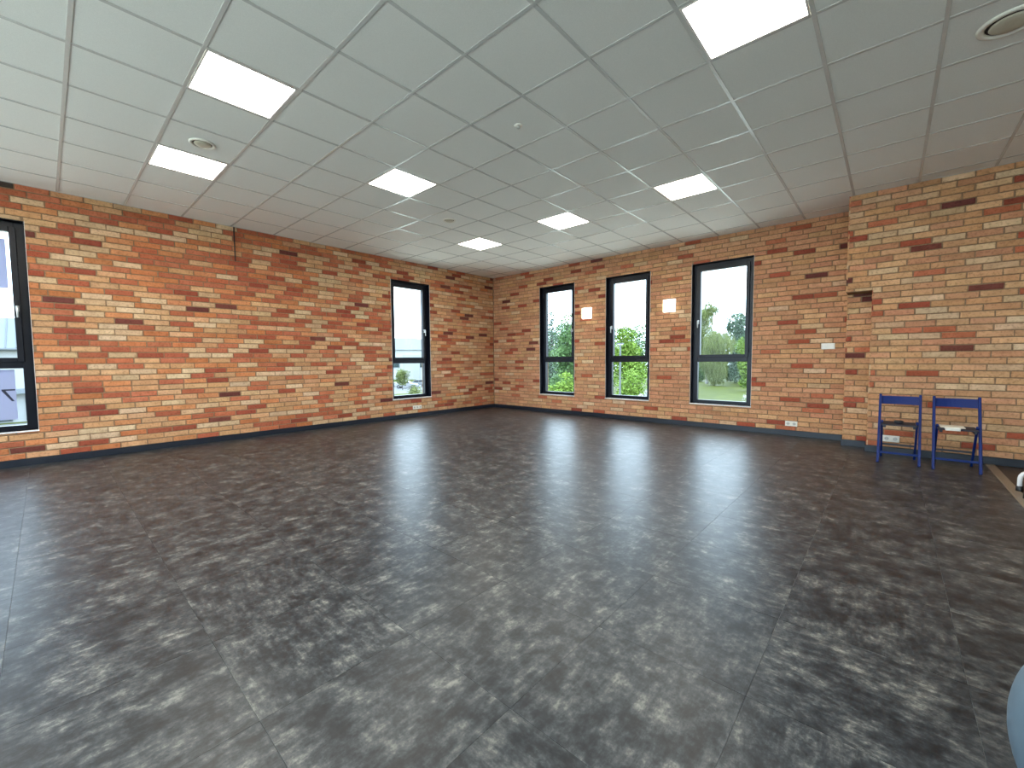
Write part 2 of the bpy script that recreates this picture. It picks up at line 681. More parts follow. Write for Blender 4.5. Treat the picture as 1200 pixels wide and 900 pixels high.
mb = MB()
slab_with_holes((-TH, -YMIN), (-0.2, HT), lo, lambda a, b, c, d: mb.box((MORT, -a, c), (-TH, -b, d)))
wall_left = structure(mb.build('wall_left', 'mortar'), 'long wall faced with orange, red and cream bricks', 'wall')


def mix_left(s, z):
    if z > 3.17 and 7.74 < s < 8.0:
        return PALETTE['sooty'][0]              # one blackened brick right under the ceiling
    far = 1 / (1 + math.exp((s - 3.6) * 1.6))
    if rnd.random() < far:
        return pick_colour('left_far')
    low = 1 / (1 + math.exp((z - 1.25) * 3.0))
    return pick_colour('left_low' if rnd.random() < low else 'left_near')


lay_bricks(wall_left, (0.004, -YMIN), (0.078, H + 0.03), lo, lambda s, z: (0.0, -s, z), -math.pi / 2, mix_left)

mb = MB()
slab_with_holes((0.0, PIER_X + 0.02), (-0.2, HT), ro, lambda a, b, c, d: mb.box((a, -MORT, c), (b, TH, d)))
wall_right = structure(mb.build('wall_right', 'mortar'), 'window wall faced with peach bricks and scattered red ones', 'wall')
lay_bricks(wall_right, (0.012, PIER_X), (0.078, H + 0.03), ro, lambda s, z: (s, 0.0, z), math.pi, lambda s, z: pick_colour('right'))

# projecting pier: upper part oversails a shallow corner recess
mb = MB()
m_ = -MORT
mb.box((PIER_X2 + m_, PIER_Y + m_, -0.2), (XMAX + 0.3, TH, HT))
mb.box((PIER_X + m_, PIER_Y + m_, PIER_Z + 0.012), (PIER_X2 + m_, TH, HT))
mb.box((PIER_X + m_, PIER_MID + m_, -0.2), (PIER_X2 + m_, TH, PIER_Z + 0.012))
wall_pier = structure(mb.build('wall_pier', 'mortar'), 'projecting wall block faced with tan bricks behind the blue chairs', 'wall')
pm = lambda s, z: pick_colour('pier')
acc = ([], [], [])
lay_bricks(wall_pier, (PIER_X, XMAX), (0.078, H + 0.03), [(PIER_X - 0.1, PIER_X2, -1, PIER_Z)], lambda s, z: (s, PIER_Y, z), math.pi, pm, 260, acc)
lay_bricks(wall_pier, (PIER_X, PIER_X2), (0.078, PIER_Z), [], lambda s, z: (s, PIER_MID, z), math.pi, pm, 40, acc)
# returns of the pier, turned away from the windows' side
lay_bricks(wall_pier, (PIER_Y, 0.0), (PIER_Z, H + 0.03), [], lambda s, z: (PIER_X, s, z), math.pi / 2, pm, 0, acc)
lay_bricks(wall_pier, (PIER_MID, 0.0), (0.078, PIER_Z), [], lambda s, z: (PIER_X, s, z), math.pi / 2, pm, 0, acc)
lay_bricks(wall_pier, (PIER_Y, PIER_MID), (0.078, PIER_Z), [], lambda s, z: (PIER_X2, s, z), math.pi / 2, pm, 0, acc)
finish_bricks(wall_pier, *acc)
MB().box((PIER_X + 0.004, PIER_Y + 0.004, PIER_Z - 0.004), (PIER_X2, PIER_MID, PIER_Z + 0.012)).build('soffit', 'mortar', wall_pier)

mb = MB()
BACK_OPEN = [(0.5, 10.5)]  # unseen opening, made up to let in more daylight
BACK_Z = (0.12, 3.0)
slab_with_holes((-TH, XMAX + 0.3), (-0.2, HT), [(a, b) + BACK_Z for a, b in BACK_OPEN], lambda a, b, c, d: mb.box((a, YMIN, c), (b, YMIN - TH, d)))
structure(mb.build('wall_back', 'plaster'), 'plain plastered wall facing the windows', 'wall')
structure(MB().box((XMAX, YMIN, -0.2), (XMAX + 0.2, PIER_Y + 0.02, HT)).build('wall_side', 'plaster'), 'plain plastered wall closing the room', 'wall')

# ------------------------------------------------------------------ skirting
structure(MB().box((0.0, -0.001, 0), (0.014, YMIN, SKIRT)).build('baseboard_left', 'skirting', None, 0.003), 'dark skirting along the long brick wall', 'baseboard')
structure(MB().box((0.014, 0.0, 0), (PIER_X - 0.001, -0.014, SKIRT)).build('baseboard_right', 'skirting', None, 0.003), 'dark skirting under the three windows', 'baseboard')
bp_ = structure(MB().box((PIER_X2 - 0.014, PIER_Y, 0), (XMAX, PIER_Y - 0.014, SKIRT)).build('baseboard_pier', 'skirting', None, 0.003), 'dark stepped skirting around the projecting wall block', 'baseboard')
MB().box((PIER_X - 0.014, PIER_MID, 0), (PIER_X2 - 0.015, PIER_MID - 0.014, SKIRT)).build('skirting_length', 'skirting', bp_, 0.003)
MB().box((PIER_X2 - 0.014, PIER_Y + 0.001, 0), (PIER_X2 - 0.0005, PIER_MID - 0.015, SKIRT)).build('skirting_length', 'skirting', bp_, 0.003)

# ------------------------------------------------------------------ floor
STRIP_X = 8.388
floor = structure(MB().box((-TH, TH, -0.25), (XMAX + 0.3, YMIN - 0.2, -0.004)).build('floor', 'old_floor'), 'dark mottled stone-look vinyl tile floor', 'floor')
FT, FX, FY, GAP = 0.597, 7.2125, -6.087, 0.0004
full_tile = None
rest = MB()
i0 = math.floor((0 - FX) / FT)
k0 = math.floor((YMIN - FY) / FT)


def tile_mesh(x0, x1, y0, y1):
    cx, cy = (x0 + x1) / 2, (y0 + y1) / 2
    w, h = (x1 - x0) / 2 - GAP, (y1 - y0) / 2 - GAP
    b = 0.0003
    v = [(-w, -h, -0.004), (w, -h, -0.004), (w, h, -0.004), (-w, h, -0.004),
         (-w, -h, -b), (w, -h, -b), (w, h, -b), (-w, h, -b),
         (-w + b, -h + b, 0), (w - b, -h + b, 0), (w - b, h - b, 0), (-w + b, h - b, 0)]
    f = [(8, 9, 10, 11)]
    for k in range(4):
        n = (k + 1) % 4
        f += [(k, n, 4 + n, 4 + k), (4 + k, 4 + n, 8 + n, 8 + k)]
    return v, f, cx, cy


RV, RF = [], []
for i in range(i0, 3):
    for k in range(k0, 12):
        x0, x1 = max(FX + i * FT, 0.001), min(FX + (i + 1) * FT, STRIP_X + 0.01)
        y0, y1 = max(FY + k * FT, YMIN), min(FY + (k + 1) * FT, -0.001)
        if x1 - x0 < 0.02 or y1 - y0 < 0.02:
            continue
        v, f, cx, cy = tile_mesh(x0, x1, y0, y1)
        seen = any(in_frame((x0 + (x1 - x0) * a / 4, y0 + (y1 - y0) * b / 4, 0)) for a in range(5) for b in range(5))
        if seen:
            full = x1 - x0 > FT - 1e-4 and y1 - y0 > FT - 1e-4
            if full and full_tile:
                me = full_tile
            else:
                me = bpy.data.meshes.new('floor_tile')
                me.from_pydata(v, [], f)
                me.materials.append(MATS['vinyl_tile'])
                if full:
                    full_tile = me
            o = bpy.data.objects.new('floor_tile', me)
            COL.objects.link(o)
            o.parent = floor
            o.location = (cx, cy, 0)
        else:
            n = len(RV)
            RV += [(a + cx, b + cy, c) for a, b, c in v]
            RF += [tuple(n + q for q in g) for g in f]
me = bpy.data.meshes.new('floor_tiling')
me.from_pydata(RV, [], RF)
link('floor_tiling', me, 'vinyl_tile', floor)['kind'] = 'stuff'
structure(MB().prism([(STRIP_X, 0.0), (STRIP_X + 0.078, 0.0), (STRIP_X + 0.070, 0.006), (STRIP_X + 0.008, 0.006)], 'y', YMIN, PIER_Y - 0.016).build('trim_1', 'threshold_metal'),
          'beige metal threshold strip across the floor', 'floor strip')

# ------------------------------------------------------------------ ceiling
ceiling = structure(MB().box((-TH, TH, H + 0.10), (XMAX + 0.3, YMIN - 0.2, H + 0.30)).build('ceiling', 'plaster'), 'suspended ceiling of square white boards in a metal grid', 'ceiling')
LIGHT_CELLS = {
    (-2, -2): 'square ceiling light one board from a round vent, farther from the brick wall',
    (-5, -2): 'square ceiling light touching the round vent board, close to the long brick wall',
    (-3, 1): 'square ceiling light in the middle of the long room, two boards from a small vent',
    (-2, 5): 'square ceiling light between the two lights along the window wall',
    (-5, 5): 'square ceiling light near the corner of the two brick walls',
    (1, 5): 'square ceiling light in front of the window nearest the light switch',
    (3, 1): 'bright white square ceiling light nearest to the largest round vent',
    (1, -2): 'added unseen square ceiling light over the open floor in the row of the round vent',  # from here on: extra panels added out of view to light the room
    (4, -2): 'added unseen square ceiling light in the row of the round vent, closest to the ball',
    (6, 1): 'added unseen square ceiling light past the beige floor strip',
    (-5, -5): 'added unseen square ceiling light by the added glazing, close to the long brick wall',
    (-2, -5): 'added unseen square ceiling light by the added glazing, second from the long brick wall',
    (1, -5): 'added unseen square ceiling light by the added glazing, third from the long brick wall',
}
VENT_CELLS = {(-4, -2): (0.105, 'round white ceiling vent between two square lights near the long wall'),
              (5, 3): (0.150, 'large round white ceiling vent on the side of the blue chairs'),
              (-4, 3): (0.095, 'small round white ceiling vent close to the light by the brick corner')}
TW = 0.012                    # half width of a rail
full_board = None
BV, BF = [], []
for i in range(-8, 13):
    for k in range(-9, 10):
        x0, x1 = max(GX + i * T, 0.0), min(GX + (i + 1) * T, XMAX)
        y0, y1 = max(GY + k * T, YMIN), min(GY + (k + 1) * T, 0.0)
        if x1 - x0 < 0.03 or y1 - y0 < 0.03 or (i, k) in LIGHT_CELLS:
            continue
        if x0 >= PIER_X and y0 >= PIER_Y:
            continue
        if x1 > PIER_X and x0 >= PIER_X - 0.2 and y1 > PIER_Y:
            if x0 >= PIER_X - 0.001:
                y1 = min(y1, PIER_Y)
        if y1 - y0 < 0.03:
            continue
        a, b = (x1 - x0) / 2 - 0.003, (y1 - y0) / 2 - 0.003
        cx, cy = (x0 + x1) / 2, (y0 + y1) / 2
        m = MB().box((-a, -b, 0), (a, b, 0.016))
        seen = any(in_frame((x0 + (x1 - x0) * p / 4, y0 + (y1 - y0) * q / 4, H)) for p in range(5) for q in range(5))
        if seen:
            full = x1 - x0 > T - 1e-4 and y1 - y0 > T - 1e-4
            if full and full_board:
                me = full_board
            else:
                me = m.mesh('ceiling_board')
                me.materials.append(MATS['ceiling_board'])
                if full:
                    full_board = me
            o = bpy.data.objects.new('ceiling_board', me)
            COL.objects.link(o)
            o.parent = ceiling
            o.location = (cx, cy, H + 0.004)
        else:
            n = len(BV)
            BV += [(p + cx, q + cy, r + H + 0.004) for p, q, r in m.v]
            BF += [tuple(n + q for q in g) for g in m.f]
me = bpy.data.meshes.new('ceiling_boarding')
me.from_pydata(BV, [], BF)
link('ceiling_boarding', me, 'ceiling_board', ceiling)['kind'] = 'stuff'
for i in range(-7, 13):
    x = GX + i * T
    yend = PIER_Y if x > PIER_X else 0.0
    MB().box((x - TW, YMIN, H), (x + TW, yend, H + 0.0035)).build('grid_rail', 'rail_paint', ceiling)
for k in range(-8, 10):
    y = GY + k * T
    xend = PIER_X if y > PIER_Y else XMAX
    MB().box((0, y - TW, H + 0.0004), (xend, y + TW, H + 0.0034)).build('grid_rail', 'rail_paint', ceiling)
# edge angles
MB().box((0.0, YMIN, H), (0.018, 0, H + 0.0034)).build('edge_rail', 'rail_paint', ceiling)
MB().box((0.018, -0.018, H), (PIER_X, 0, H + 0.0034)).build('edge_rail', 'rail_paint', ceiling)
MB().box((PIER_X, PIER_Y - 0.018, H), (XMAX, PIER_Y, H + 0.0034)).build('edge_rail', 'rail_paint', ceiling)

for (i, k), lab in LIGHT_CELLS.items():
    cx, cy = GX + (i + .5) * T, GY + (k + .5) * T
    t = tag(empty('ceiling_light', (cx, cy, H)), lab, 'ceiling light', 'square ceiling light panels')
    m = MB()
    o_, i_ = 0.287, 0.274
    m.box((-o_, -o_, -0.001), (o_, -i_, 0.03)).box((-o_, i_, -0.001), (o_, o_, 0.03))
    m.box((-o_, -i_, -0.001), (-i_, i_, 0.03)).box((i_, -i_, -0.001), (o_, i_, 0.03))
    m.build('light_frame', 'white_trim', t)
    MB().box((-i_, -i_, 0.002), (i_, i_, 0.012)).build('diffuser', 'panel_glow', t)

for (i, k), (r, lab) in VENT_CELLS.items():
    cx, cy = GX + (i + .5) * T, GY + (k + .5) * T
    t = tag(empty('ceiling_vent', (cx, cy, H + 0.004)), lab, 'vent', 'round ceiling vents')
    MB().lathe([(r, 0), (r, -0.006), (r * .93, -0.014), (r * .80, -0.012), (r * .74, -0.002), (r * .74, 0)], seg=40, close=False).build('rim', 'white_plastic', t, smooth=True)
    MB().lathe([(r * .76, 0.0), (r * .76, -0.0012)], seg=40).build('throat', 'vent_shadow', t)
    MB().lathe([(r * .10, -0.004), (r * .62, -0.004), (r * .64, -0.009), (r * .58, -0.015), (r * .30, -0.018), (0.002, -0.019)], seg=40, close=False).build('disc', 'vent_disc', t, smooth=True)

cx, cy = GX + .5 * T, GY + 1.5 * T
t = tag(empty('smoke_detector', (cx, cy, H + 0.004)), 'tiny round white detector alone on a ceiling board', 'detector')
MB().lathe([(0.036, 0), (0.036, -0.006), (0.030, -0.010), (0.002, -0.010)], seg=28, close=False).build('base_plate', 'white_plastic', t, smooth=True)
MB().lathe([(0.016, -0.010), (0.016, -0.022), (0.012, -0.026), (0.002, -0.026)], seg=20, close=False).build('sensor', 'grey_plastic', t, smooth=True)


# ------------------------------------------------------------------ windows
def window(name, wall, a, b, handle_side, label, film=False):
    """local frame: X along the wall (0..w), Y out of the room, Z up"""
    w, h = b - a, WIN_Z1 - WIN_Z0
    if wall == 'left':
        root = empty(name, (0, -b, WIN_Z0), math.pi / 2)       # local +X -> +y, local +Y -> -x
    else:
        root = empty(name, (a, 0, WIN_Z0), 0.0)
    structure(root, label, 'window')
    D0, DF, DG, DE = 0.0, 0.10, 0.155, 0.30
    lt = 0.006
    # lining of the reveal
    m = MB()
    m.box((0, D0, 0), (lt, DE, h)).box((w - lt, D0, 0), (w, DE, h)).box((lt, D0, h - lt), (w - lt, DE, h))
    m.build('reveal_lining', 'anthracite', root)
    # slim white edge bead round the opening and the sill board
    m = MB()
    m.box((-0.003, -0.004, 0), (0.0, 0.012, h)).box((w, -0.004, 0), (w + 0.003, 0.012, h))
    m.build('edge_bead', 'white_trim', root)
    MB().box((-0.006, -0.016, -0.016), (w + 0.006, DF + 0.01, 0.0)).build('sill', 'white_trim', root, 0.002)
    # fixed frame
    fw, fb = 0.088, 0.060
    zr0, zr1 = 1.150 - WIN_Z0, 1.275 - WIN_Z0
    m = MB()
    m.box((lt, DF, 0), (fw, DF + 0.08, h - lt)).box((w - fw, DF, 0), (w - lt, DF + 0.08, h - lt))
    m.box((fw, DF, 0), (w - fw, DF + 0.08, fb)).box((fw, DF, h - fw), (w - fw, DF + 0.08, h - lt))
    m.build('frame', 'anthracite', root, 0.003)
    MB().box((fw, DF, zr0), (w - fw, DF + 0.08, zr1 - 0.045)).build('transom', 'anthracite', root, 0.003)
    # opening sash in the upper part
    so, si = fw - 0.018, 0.126
    z0, z1 = zr1 - 0.05, h - fw + 0.02
    sash = MB()
    sash.box((so, DF - 0.022, z0), (si, DF + 0.06, z1)).box((w - si, DF - 0.022, z0), (w - so, DF + 0.06, z1))
    sash.box((si, DF - 0.022, z0), (w - si, DF + 0.06, zr1)).box((si, DF - 0.022, h - 0.126), (w - si, DF + 0.06, z1))
    so_ = sash.build('sash', 'anthracite', root, 0.004)
    MB().box((si - 0.004, DG - 0.012, zr1 - 0.004), (w - si + 0.004, DG - 0.004, h - 0.122)).build('pane', 'window_glass', so_)
    MB().box((fw - 0.004, DG, fb - 0.004), (w - fw + 0.004, DG + 0.008, zr0 + 0.004)).build('pane', 'window_glass', root)
    # handle
    hx = (so + si) / 2 if handle_side < 0 else w - (so + si) / 2
    hz = 1.85 - WIN_Z0
    yf = DF - 0.022
    hd = MB().box((hx - 0.014, yf - 0.010, hz - 0.035), (hx + 0.014, yf, hz + 0.035)).build('handle', 'handle_metal', so_, 0.003)
    MB().tube([(hx, yf - 0.008, hz + 0.02), (hx, yf - 0.042, hz + 0.02), (hx, yf - 0.050, hz + 0.012), (hx, yf - 0.050, hz - 0.105)], 0.0095, 10).build('lever', 'handle_metal', hd, smooth=True)
    # hinges on the other side
    qx = w - so if handle_side < 0 else so
    for zz in (z0 + 0.12, z1 - 0.12):
        MB().tube([(qx, yf - 0.004, zz - 0.04), (qx, yf - 0.004, zz + 0.04)], 0.007, 8).build('hinge', 'anthracite', root)
    if film:
        y = DG - 0.014
        fm = MB().box((si + 0.02, y, 2.085 - WIN_Z0), (w - si - 0.03, y + 0.0015, 2.655 - WIN_Z0)).build('film', 'window_film', so_)
        y = DG - 0.002
        f2 = MB().box((fw + 0.02, y, 0.545 - WIN_Z0), (w - fw - 0.07, y + 0.0015, 1.135 - WIN_Z0)).build('film', 'window_film', root)
        # numeral seen from behind: mirrored 7, and the edge of a round numeral beside it
        y -= 0.001
        zt, zb = 0.905 - WIN_Z0, 0.762 - WIN_Z0
        xr, xl = w - 0.163, w - 0.268
        m = MB().prism([(xl, zt), (xr, zt), (xr, zt - 0.017), (xl + 0.030, zt - 0.017), (xr - 0.010, zb), (xr - 0.032, zb), (xl, zt - 0.017)], 'y', y, y + 0.001)
        m.build('numeral', 'film_letter', f2)
        m = MB()
        pts = [(w - 0.350 + 0.042 * math.cos(t_), 0.835 - WIN_Z0 + 0.073 * math.sin(t_)) for t_ in [math.radians(q) for q in range(-80, 81, 16)]]
        pin = [(w - 0.350 + 0.030 * math.cos(t_), 0.835 - WIN_Z0 + 0.061 * math.sin(t_)) for t_ in [math.radians(q) for q in range(-80, 81, 16)]]
        for j in range(len(pts) - 1):
            m.prism([pts[j], pts[j + 1], pin[j + 1], pin[j]], 'y', y, y + 0.001)
        m.build('numeral', 'film_letter', f2)
    return root


window('window_1', 'left', *LEFT_OPEN[1], 1, 'tall dark-framed window with grey film and a mirrored 7 on its glass', film=True)
window('window_2', 'left', *LEFT_OPEN[0], 1, 'tall dark-framed window overlooking the parked cars')
window('window_3', 'right', *RIGHT_OPEN[0], 1, 'tall dark-framed window nearest the brick corner')
window('window_4', 'right', *RIGHT_OPEN[1], -1, 'tall dark-framed window between the two square wall lamps')
window('window_5', 'right', *RIGHT_OPEN[2], -1, 'tall dark-framed window nearest the light switch')

# wide glazing added out of view to bring daylight onto ceiling and walls
t = structure(empty('added_glazing', (BACK_OPEN[0][0], YMIN, BACK_Z[0])), 'unseen wide glazing added to the plastered wall for daylight', 'window')
W_, H_ = BACK_OPEN[0][1] - BACK_OPEN[0][0], BACK_Z[1] - BACK_Z[0]
MB().box((0, -0.20, 0), (W_, -0.12, 0.08)).build('bottom_rail', 'anthracite', t)
MB().box((0, -0.20, H_ - 0.08), (W_, -0.12, H_)).build('top_rail', 'anthracite', t)
for k in range(6):
    x = k * (W_ - 0.08) / 5
    MB().box((x, -0.20, 0.08), (x + 0.08, -0.12, H_ - 0.08)).build('mullion', 'anthracite', t)
    if k < 5:
        MB().box((x + 0.08, -0.165, 0.08), (x + (W_ - 0.08) / 5, -0.155, H_ - 0.08)).build('pane', 'window_glass', t)

# ------------------------------------------------------------------ wall fittings
for x0, x1, lab in ((2.668, 2.892, 'glowing square wall lamp next to the window nearest the corner'),
                    (4.414, 4.638, 'glowing square wall lamp next to the window nearest the light switch')):
    t = tag(empty('wall_lamp', ((x0 + x1) / 2, -0.002, 2.176)), lab, 'wall lamp', 'square wall lamps')
    a = (x1 - x0) / 2
    MB().box((-a, -0.012, -a - 0.005), (a, 0.0, a + 0.005)).build('back_plate', 'white_trim', t)
    MB().box((-a + 0.004, -0.048, -a), (a - 0.004, -0.012, a)).build('shade', 'sconce_glow', t, 0.006, 2)


def gang_plate(name, loc, rz, n, kind, label, cat, w=0.080, h=0.080):
    """n-gang plate; local +X along the wall, -Y into the room"""
    t = tag(empty(name, loc, rz), label, cat)
    W = n * w / 2
    MB().box((-W, -0.010, -h / 2), (W, 0.0, h / 2)).build('plate', 'white_plastic', t, 0.003)
    for k in range(n):
        c = -W + (k + .5) * w
        if kind == 'switch':
            MB().box((c - w * .39, -0.0145, -h * .38), (c + w * .39, -0.010, h * .38)).build('rocker', 'white_plastic', t, 0.002)
        else:
            m = MB()
            for j in range(24):
                a0, a1 = 2 * math.pi * j / 24, 2 * math.pi * (j + 1) / 24
                m.prism([(c + .030 * math.cos(a0), .030 * math.sin(a0)), (c + .030 * math.cos(a1), .030 * math.sin(a1)),
                         (c + .022 * math.cos(a1), .022 * math.sin(a1)), (c + .022 * math.cos(a0), .022 * math.sin(a0))], 'y', -0.0135, -0.010)
            s = m.build('socket_ring', 'white_plastic', t)
            m = MB()
            m.prism([(c + .022 * math.cos(2 * math.pi * j / 24), .022 * math.sin(2 * math.pi * j / 24)) for j in range(24)], 'y', -0.0106, -0.010)
            m.build('socket_well', 'grey_plastic', t)
            for sx in (-1, 1):
                MB().prism([(c + sx * .0095 + .003 * math.cos(math.pi * j / 4), .003 * math.sin(math.pi * j / 4)) for j in range(8)], 'y', -0.0112, -0.0106).build('pin_hole', 'black_plastic', s)
    return t


gang_plate('light_switch', (6.874, -0.002, 1.374), 0, 2, 'switch', 'white double light switch on the brick wall beside the windows', 'light switch', 0.081, 0.088)
gang_plate('wall_socket', (6.449, -0.002, 0.188), 0, 2, 'socket', 'white double wall socket low on the wall below the light switch', 'socket')
gang_plate('wall_socket', (7.597, PIER_Y - 0.002, 0.190), 0, 2, 'socket', 'white double wall socket seen under a blue folding chair', 'socket')
gang_plate('wall_socket', (0.002, -2.375, 0.205), math.pi / 2, 3, 'socket', 'white triple wall socket under the window overlooking the cars', 'socket', 0.075, 0.078)
m = MB().tube([(0.010, -5.668, H + 0.004), (0.009, -5.669, 3.05), (0.010, -5.668, 2.88), (0.011, -5.666, 2.752)], [0.008, 0.008, 0.008, 0.006], 8)
tag(m.build('hanging_cable', 'cable_black', None, smooth=True), 'short dark cable hanging down the brick wall from the ceiling', 'cable')


# ------------------------------------------------------------------ folding chairs
def folding_chair(loc, rz, label):
    """local: -Y is the front"""
    t = tag(empty('folding_chair', loc, rz), label, 'chair', 'blue folding chairs by the brick wall')
    X = 0.172
    foot, top = Vector((0, -0.195, 0.0)), Vector((0, 0.150, 0.765))
    up = lambda z: foot + (top - foot) * (z / 0.765)
    for s in (-1, 1):
        d = Vector((s * X, 0, 0))
        MB().bar(foot + d, top + d, 0.024, 0.036).build('front_leg', 'blue_paint', t, 0.004)
        r = Vector((s * (X - 0.024), 0, 0))
        MB().bar(Vector((0, 0.245, 0)) + r, Vector((0, -0.045, 0.47)) + r, 0.020, 0.032).build('rear_leg', 'blue_paint', t, 0.004)
    # curved back slat
    m = MB()
    zc, n = 0.700, 10
    for k in range(n):
        a, b = k / n, (k + 1) / n
        def pt(u):
            return (-X + 2 * X * u, 0.012 + 0.030 * math.sin(math.pi * u))
        (xa, ya), (xb, yb) = pt(a), pt(b)
        y0 = up(zc).y
        sl = (top.y - foot.y) / 0.765
        i = len(m.v)
        for x, y in ((xa, ya), (xb, yb)):
            for dz in (-0.046, 0.046):
                for th in (-0.007, 0.007):
                    m.v.append((x, y0 + y + dz * sl + th, zc + dz))
        m.f += [(i, i + 4, i + 6, i + 2), (i + 1, i + 3, i + 7, i + 5), (i, i + 1, i + 5, i + 4), (i + 2, i + 6, i + 7, i + 3)]
        if k == 0:
            m.f.append((i, i + 2, i + 3, i + 1))
        if k == n - 1:
            m.f.append((i + 4, i + 5, i + 7, i + 6))
    me = m.mesh('backrest')
    bm = bmesh.new(); bm.from_mesh(me)
    bmesh.ops.remove_doubles(bm, verts=bm.verts, dist=1e-5)
    bmesh.ops.recalc_face_normals(bm, faces=bm.faces)
    bm.to_mesh(me); bm.free()
    link('backrest', me, 'blue_paint', t)
    # seat: two side rails and slats
    seat = empty('seat'); seat.parent = t
    for s in (-1, 1):
        MB().box((s * 0.125 - 0.012, -0.165, 0.405), (s * 0.125 + 0.012, 0.165, 0.430)).build('seat_rail', 'dark_seat', seat, 0.003)
    for k in range(6):
        y = -0.170 + k * 0.058
        MB().box((-0.150, y, 0.4305), (0.150, y + 0.050, 0.4445)).build('seat_slat', 'dark_seat', seat, 0.003)
    for s in (-1, 1):
        MB().tube([(s * (X + 0.014), up(0.43).y, 0.43), (s * 0.14, up(0.43).y, 0.43)], 0.006, 8).build('pivot_bolt', 'steel', t)
    MB().bar((-X, up(0.115).y, 0.115), (X, up(0.115).y, 0.115), 0.022, 0.012, (0, 0, 1)).build('front_rung', 'blue_paint', t)
    MB().bar((-X + .024, 0.245 - 0.29 * .17 / .47, 0.17), (X - .024, 0.245 - 0.29 * .17 / .47, 0.17), 0.022, 0.012, (0, 0, 1)).build('rear_rung', 'dark_seat', t)
    return t


folding_chair((7.660, -1.150, 0), 0.0, 'blue wooden folding chair with a small round black object on its seat')
folding_chair((8.112, -1.185, 0), 0.0, 'blue wooden folding chair with a flat white box on its seat')

t = tag(empty('speaker_puck', (7.655, -1.150, 0.4448)), 'small round black object lying on a blue chair seat', 'speaker')
MB().lathe([(0.034, 0), (0.041, 0.004), (0.042, 0.024), (0.036, 0.031), (0.002, 0.032)], seg=28, close=True).build('body', 'black_plastic', t, smooth=True)
MB().lathe([(0.0425, 0.012), (0.0428, 0.015), (0.0425, 0.018)], seg=28, close=False).build('band', 'dark_seat', t, smooth=True)

t = tag(empty('flat_box', (8.072, -1.262, 0.4448)), 'flat cream-white box with an overhanging lid on a blue chair seat', 'box')
MB().box((-0.056, -0.112, -0.016), (0.056, -0.095, 0.012)).build('drawer_front', 'white_plastic', t, 0.003)
MB().box((-0.060, -0.090, 0.0), (0.060, 0.08, 0.012)).build('body', 'white_plastic', t, 0.003)
MB().box((-0.093, -0.100, 0.0125), (0.093, 0.09, 0.022)).build('lid', 'cream_plastic', t, 0.003)

# ------------------------------------------------------------------ exercise ball and low frame by the strip
t = tag(empty('exercise_ball', (8.12, -6.18, 0)), 'large pale blue-grey ball resting on the dark floor', 'ball')
R_ = 0.32
prof = [(max(0.001, R_ * math.cos(a)), R_ + R_ * math.sin(a)) for a in [math.radians(-90 + 180 * k / 40) for k in range(41)]]
MB().lathe(prof, seg=64, close=False).build('ball_skin', 'ball_rubber', t, smooth=True)
MB().lathe([(0.016, R_ * 2 - 0.0015), (0.016, R_ * 2 + 0.002), (0.001, R_ * 2 + 0.003)], seg=20, close=False).build('plug', 'white_plastic', t, smooth=True)

t = tag(empty('tubular_stool', (8.62, -2.10, 0)), 'low white tubular stool frame with black feet beyond the floor strip', 'stool')
for y in (-0.12, 0.16):
    m = MB()
    pts = [(-0.165, y, 0.02), (-0.165, y, 0.12)]
    pts += [(-0.165 + 0.06 * (1 - math.cos(a)), y, 0.12 + 0.06 * math.sin(a)) for a in [math.radians(q) for q in (22, 45, 68, 90)]]
    pts += [(0.105, y, 0.18)] + [(0.105 + 0.06 * math.sin(a), y, 0.12 + 0.06 * math.cos(a)) for a in [math.radians(q) for q in (22, 45, 68, 90)]]
    pts += [(0.165, y, 0.02)]
    m.tube(pts, 0.017, 12)
    fr = m.build('leg_frame', 'white_tube', t, smooth=True)
    for x in (-0.165, 0.165):
        MB().lathe([(0.022, 0), (0.024, 0.01), (0.022, 0.045), (0.019, 0.05)], (x, y, 0), 16).build('foot', 'black_plastic', fr, smooth=True)
MB().box((-0.11, -0.20, 0.198), (0.22, 0.24, 0.228)).build('seat_board', 'dark_seat', t, 0.006, 2)

# ------------------------------------------------------------------ outside: ground (the room is on an upper floor)
GZ = -4.0
structure(MB().box((-140, -90, GZ - 1), (90, 160, GZ)).build('ground', 'grass'), 'green lawn outside the windows', 'lawn')
structure(MB().box((-34, -70, GZ), (70, 22, GZ + 0.03)).build('bounce_yard', 'bounce_paving'), 'added unseen pale paving that bounces daylight up to the ceiling', 'paving')  # pale ground added below the sightline, throws daylight up onto the ceiling
structure(MB().box((-76, 20, GZ), (-50, 64, GZ + 0.02)).build('car_park', 'asphalt'), 'pale car park outside', 'car park')
structure(MB().box((-48.0, -40, GZ), (-47.2, 8, GZ + 0.06)).build('garden_path', 'asphalt'), 'pale path in front of the white house', 'path')


